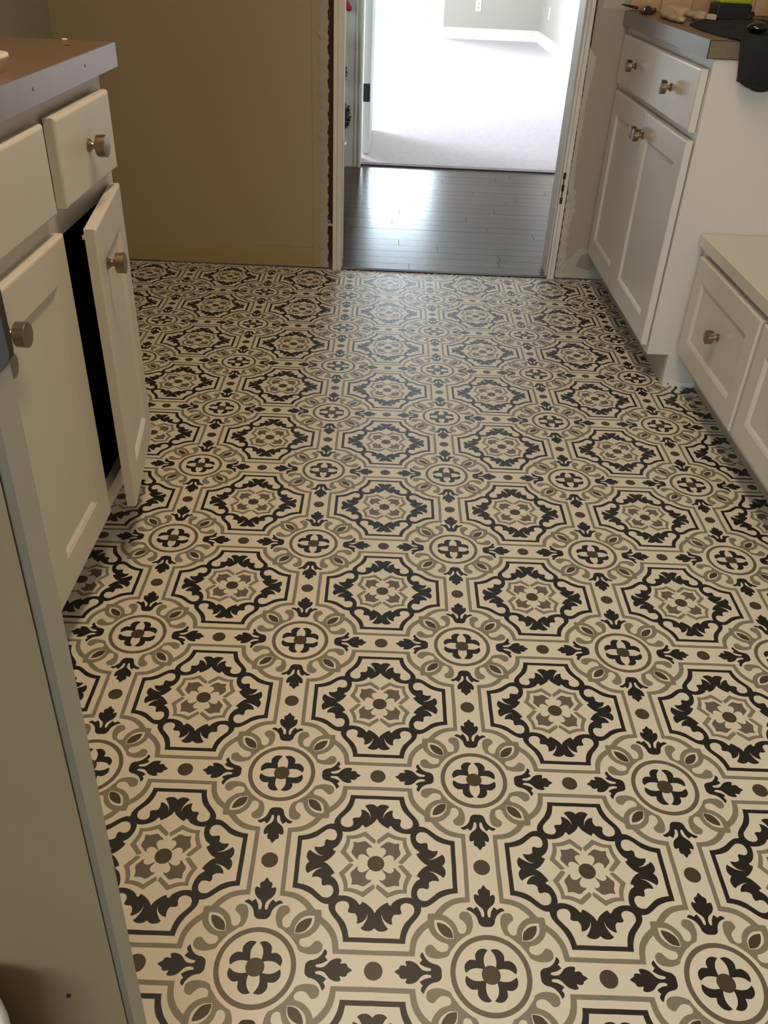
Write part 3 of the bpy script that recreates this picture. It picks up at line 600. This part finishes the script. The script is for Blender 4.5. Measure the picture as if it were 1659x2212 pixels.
# ------------------------------------------------------------------ hallway with dark planks
WOODM = [mat('plank_wood_%d' % i, c, 0.21, 0.20, 5, 0.10, 30, spec=0.15, aniso=(0.8, 9, 1)) for i, c in enumerate([(72, 57, 47), (65, 52, 43), (78, 63, 52), (69, 56, 46)])]
obj('trim_13', B((-1.10, 4.6, 14.85, 14.905, -0.01, 0.014)), mat('carpet_edge_painted_shade', (30, 24, 22), 0.9), kind='structure', label='dark strip drawn as the shadow line between the wood and the carpet')  # added strip, its dark colour is the shadow line at the carpet edge
hf = obj('floor', B((-7, 9, 9.0, 14.9, -0.08, -0.012)), mat('wood_base', (40, 34, 30), 0.6), kind='structure', label='dark wood plank floor of the hallway')
y = 9.0; r = 0; PW = 0.262
while y < 14.88:
    x = -3.4-random.random()*1.2
    while x < 4.2:
        L = 1.6+random.random()*2.2; yy = min(y+PW-0.006, 14.89)
        if yy-y > 0.03:
            dz = random.uniform(-0.0008, 0.0008)
            obj('plank', B((x+0.003, x+L-0.003, y, yy, -0.012, 0.004+dz)), WOODM[random.randrange(4)], parent=hf)
        x += L
    y += PW; r += 1
obj('wall_hall', B((-7, 1.30-2.72-0.0, 14.76, 15.20, 0, HC)), CASING, kind='structure', label='pale sage wall beyond the hallway, left of the second opening')
bm = B((-1.42, -1.10, 14.70, 14.765, 0, 6.9), (-1.40, -1.365, 14.68, 14.70, 0, 6.9), (-1.225, -1.19, 14.685, 14.70, 0, 6.9), (-1.15, -1.105, 14.675, 14.70, 0, 6.9), (-1.42, -1.10, 14.765, 15.25, 0, 6.9))
obj('trim_12', bm, mat('casing_white', (196, 194, 178), 0.45), kind='structure', label='fluted white casing at the left of the carpeted opening', bevel=0.006)
obj('wall_hall', B((4.6, 9, 14.9, 15.2, 0, HC), (-7, 9, 14.76, 15.2, 6.9, HC)), FARWALL, kind='structure', label='wall beyond the hallway, right of and above the opening')
obj('wall_hall', B((-7.2, -7, 9.37, 15.2, 0, HC)), FARWALL, kind='structure', label='left end of the hallway')
obj('wall_hall', B((9, 9.2, 9.37, 15.2, 0, HC)), FARWALL, kind='structure', label='right end of the hallway')
obj('ceiling', B((-7.2, 9.2, YW+0.4, 15.2, HC, HC+0.2)), mat('ceiling_white', (225, 220, 210), 0.8), kind='structure', label='flat ceiling of the hallway')

# topiary in a white pot by the casing
t = empty('potted_topiary', (-1.565, 14.32, 0), 'three-ball green topiary in a white pot, mostly hidden by the left jamb', 'plant')
obj('pot', lathe([(0.13, 0), (0.14, 0.01), (0.205, 0.44), (0.225, 0.45), (0.23, 0.51), (0.20, 0.51), (0.19, 0.47), (0.01, 0.46)], 28, 'z'), mat('pot_white', (226, 230, 226), 0.3), parent=t, smooth=True)
obj('trunk', tube(bmesh.new(), [(0, 0, 0.45), (0.01, 0, 1.2), (0, 0, 2.1)], 0.022, 8), mat('bark', (64, 50, 36), 0.9), parent=t, smooth=True)
LEAFG = mat('topiary_green', (24, 36, 24), 0.7, 0.35, 20)
for z, r in ((0.92, 0.285), (1.60, 0.20), (2.05, 0.15)):
    bm = bmesh.new(); bmesh.ops.create_icosphere(bm, subdivisions=2, radius=r*0.90)
    for k in range(700):
        a, b = random.random()*6.283, math.acos(2*random.random()-1); n = Vector((math.sin(b)*math.cos(a), math.sin(b)*math.sin(a), math.cos(b)))
        p = n*r*random.uniform(0.82, 1.0); u = n.orthogonal().normalized(); v = n.cross(u); u = (u*math.cos(a*3)+v*math.sin(a*3)); v = n.cross(u)
        s = 0.03
        bm.faces.new([bm.verts.new(p+u*s*0.5), bm.verts.new(p+v*s*0.35+n*s*1.3), bm.verts.new(p-u*s*0.5), bm.verts.new(p-v*s*0.3+n*s*0.2)])
    obj('foliage_ball', bm, LEAFG, parent=t, loc=(0, 0, z), recalc=False)
o = obj('red_stocking', blobs([((0, 0, 0.30), (.075, .045, .30), 0), ((0.02, 0, 0.02), (.07, .045, .075), 0), ((0.075, 0, -0.02), (.055, .04, .05), 0), ((0.02, 0, 0.6), (.08, .05, .1), 0)], 3),
        mat('red_felt', (160, 40, 58), 0.9), label='red stocking hanging beside the left jamb in the hallway', cat='stocking', smooth=True, loc=(-1.415, 14.58, 2.56))
remesh(o, 0.015, 3)

# ------------------------------------------------------------------ carpeted room
YF = 38.4; XRF = 5.42
cf = obj('floor', B((-8, XRF, 14.90, YF, -0.05, 0.055)), CARPET, kind='structure', label='pale carpet of the far room')
obj('wall_far', B((1.44, XRF, YF, YF+0.4, 0, HC), (-8, 1.44, YF, YF+0.4, 7.3, HC), (-8, -6.4, YF, YF+0.4, 0, 7.3)), FARWALL, kind='structure', label='greige far wall of the carpeted room')
obj('wall_far_right', B((XRF, XRF+0.3, 15.2, YF+0.4, 0, HC)), FARWALL, kind='structure', label='greige right wall of the carpeted room')
obj('wall_far_left', B((-8.3, -8, 15.2, 21.3, 0, HC), (-8.3, -8, 29.7, YF+0.4, 0, HC), (-8.3, -8, 21.3, 29.7, 0, 0.8), (-8.3, -8, 21.3, 29.7, 7.2, HC)), FARWALL, kind='structure', label='left wall of the carpeted room with its window opening')
obj('ceiling', B((-8.3, XRF+0.3, 15.2, YF+0.4, HC, HC+0.2)), mat('ceiling_white', (225, 220, 210), 0.8), kind='structure', label='flat ceiling of the carpeted room')
obj('baseboard_far', B((1.44, XRF, YF-0.06, YF, 0.055, 0.42), (1.44, XRF, YF-0.035, YF, 0.42, 0.47)), WHITEFAR, kind='structure', label='white baseboard along the far wall', bevel=0.01)
obj('baseboard_right', B((XRF-0.06, XRF, 15.2, YF-0.06, 0.055, 0.42), (XRF-0.035, XRF, 15.2, YF-0.035, 0.42, 0.47)), WHITEFAR, kind='structure', label='white baseboard along the right wall of the far room', bevel=0.01)
def outlet(loc, rz, label):
    t = empty('wall_outlet', loc, label, 'outlet', rz=rz)
    obj('cover_plate', B((-0.115, 0.115, 0.0, 0.025, 0, 0.40)), mat('outlet_white', (240, 240, 236), 0.35), parent=t, bevel=0.01)
    for z in (0.09, 0.23): obj('socket', B((-0.05, 0.05, 0.025, 0.033, z, z+0.085)), mat('socket_grey', (190, 188, 182), 0.4), parent=t, bevel=0.008)
outlet((2.83, YF, 1.07), math.pi, 'white outlet on the far wall above the baseboard')
outlet((XRF, 36.2, 1.05), math.pi/2, 'white outlet on the right wall of the carpeted room')
# open door of the far room, seen on its hinge edge
dr = obj('door_1', B((-1.100, -0.965, 15.49, 18.05, 0.09, 6.8)), mat('door_white', (206, 208, 208), 0.4), kind='structure', label='white door opened against the left side of the carpeted opening', bevel=0.006)
obj('hinge', B((-1.102, -0.975, 15.475, 15.49, 0.99, 1.295)), mat('hinge_black', (48, 50, 58), 0.45, metal=0.5), parent=dr, label='dark hinge leaf', bevel=0.008)
# glass doors to the patio
gd = obj('window_1', B((-6.4, -6.28, YF+0.1, YF+0.3, 0, 7.3), (1.34, 1.44, YF+0.1, YF+0.3, 0, 7.3), (-2.52, -2.42, YF+0.1, YF+0.3, 0, 7.3), (-6.28, 1.34, YF+0.1, YF+0.3, 0, 0.10), (-6.28, 1.34, YF+0.1, YF+0.3, 7.2, 7.3)), WHITEFAR, kind='structure', label='white framed glass doors to the patio')
GM = bpy.data.materials.new('clear_glass'); GM.use_nodes = True; nt = GM.node_tree; nt.nodes.remove(nt.nodes['Principled BSDF'])
tp = nt.nodes.new('ShaderNodeBsdfTransparent'); tp.inputs[0].default_value = (0.95, 0.98, 0.97, 1)
gl = nt.nodes.new('ShaderNodeBsdfGlossy'); gl.inputs['Roughness'].default_value = 0.02
fr = nt.nodes.new('ShaderNodeFresnel'); fr.inputs[0].default_value = 1.3
mx = nt.nodes.new('ShaderNodeMixShader'); nt.links.new(fr.outputs[0], mx.inputs[0]); nt.links.new(tp.outputs[0], mx.inputs[1]); nt.links.new(gl.outputs[0], mx.inputs[2])
nt.links.new(mx.outputs[0], nt.nodes['Material Output'].inputs[0])
for a, b in ((-6.28, -2.52), (-2.42, 1.34)):
    obj('pane', B((a, b, YF+0.19, YF+0.21, 0.10, 7.2)), GM, parent=gd)
obj('ground', B((-40, 40, YF+0.4, 90, -0.3, -0.02)), mat('pale_patio', (225, 225, 220), 0.8), kind='structure', label='pale patio outside the glass doors')
t = empty('patio_table', (-1.6, 47.0, -0.02), 'pale patio table on a domed pedestal outside the glass doors', 'table')
PT = mat('patio_metal', (170, 190, 190), 0.6)
obj('pedestal', lathe([(0.9, 0), (0.85, 0.08), (0.5, 0.28), (0.14, 0.36), (0.12, 0.6), (0.1, 2.2), (0.3, 2.3)], 28, 'z'), PT, parent=t, smooth=True)
obj('table_top', lathe([(0.1, 2.3), (1.7, 2.32), (1.75, 2.36), (1.7, 2.4), (0.1, 2.4)], 40, 'z'), PT, parent=t)
t = empty('patio_chair', (1.9, 47.5, -0.02), 'pale patio chair beside the patio table', 'chair')
for sx in (-0.7, 0.7):
    for sy in (-0.6, 0.6):
        obj('leg', tube(bmesh.new(), [(sx, sy, 0), (sx*0.92, sy*0.92, 1.4)], 0.05, 8), PT, parent=t)
obj('seat', B((-0.75, 0.75, -0.7, 0.7, 1.4, 1.5)), PT, parent=t, bevel=0.03)
obj('backrest', B((-0.72, 0.72, 0.62, 0.7, 1.5, 3.0)), PT, parent=t, bevel=0.03)
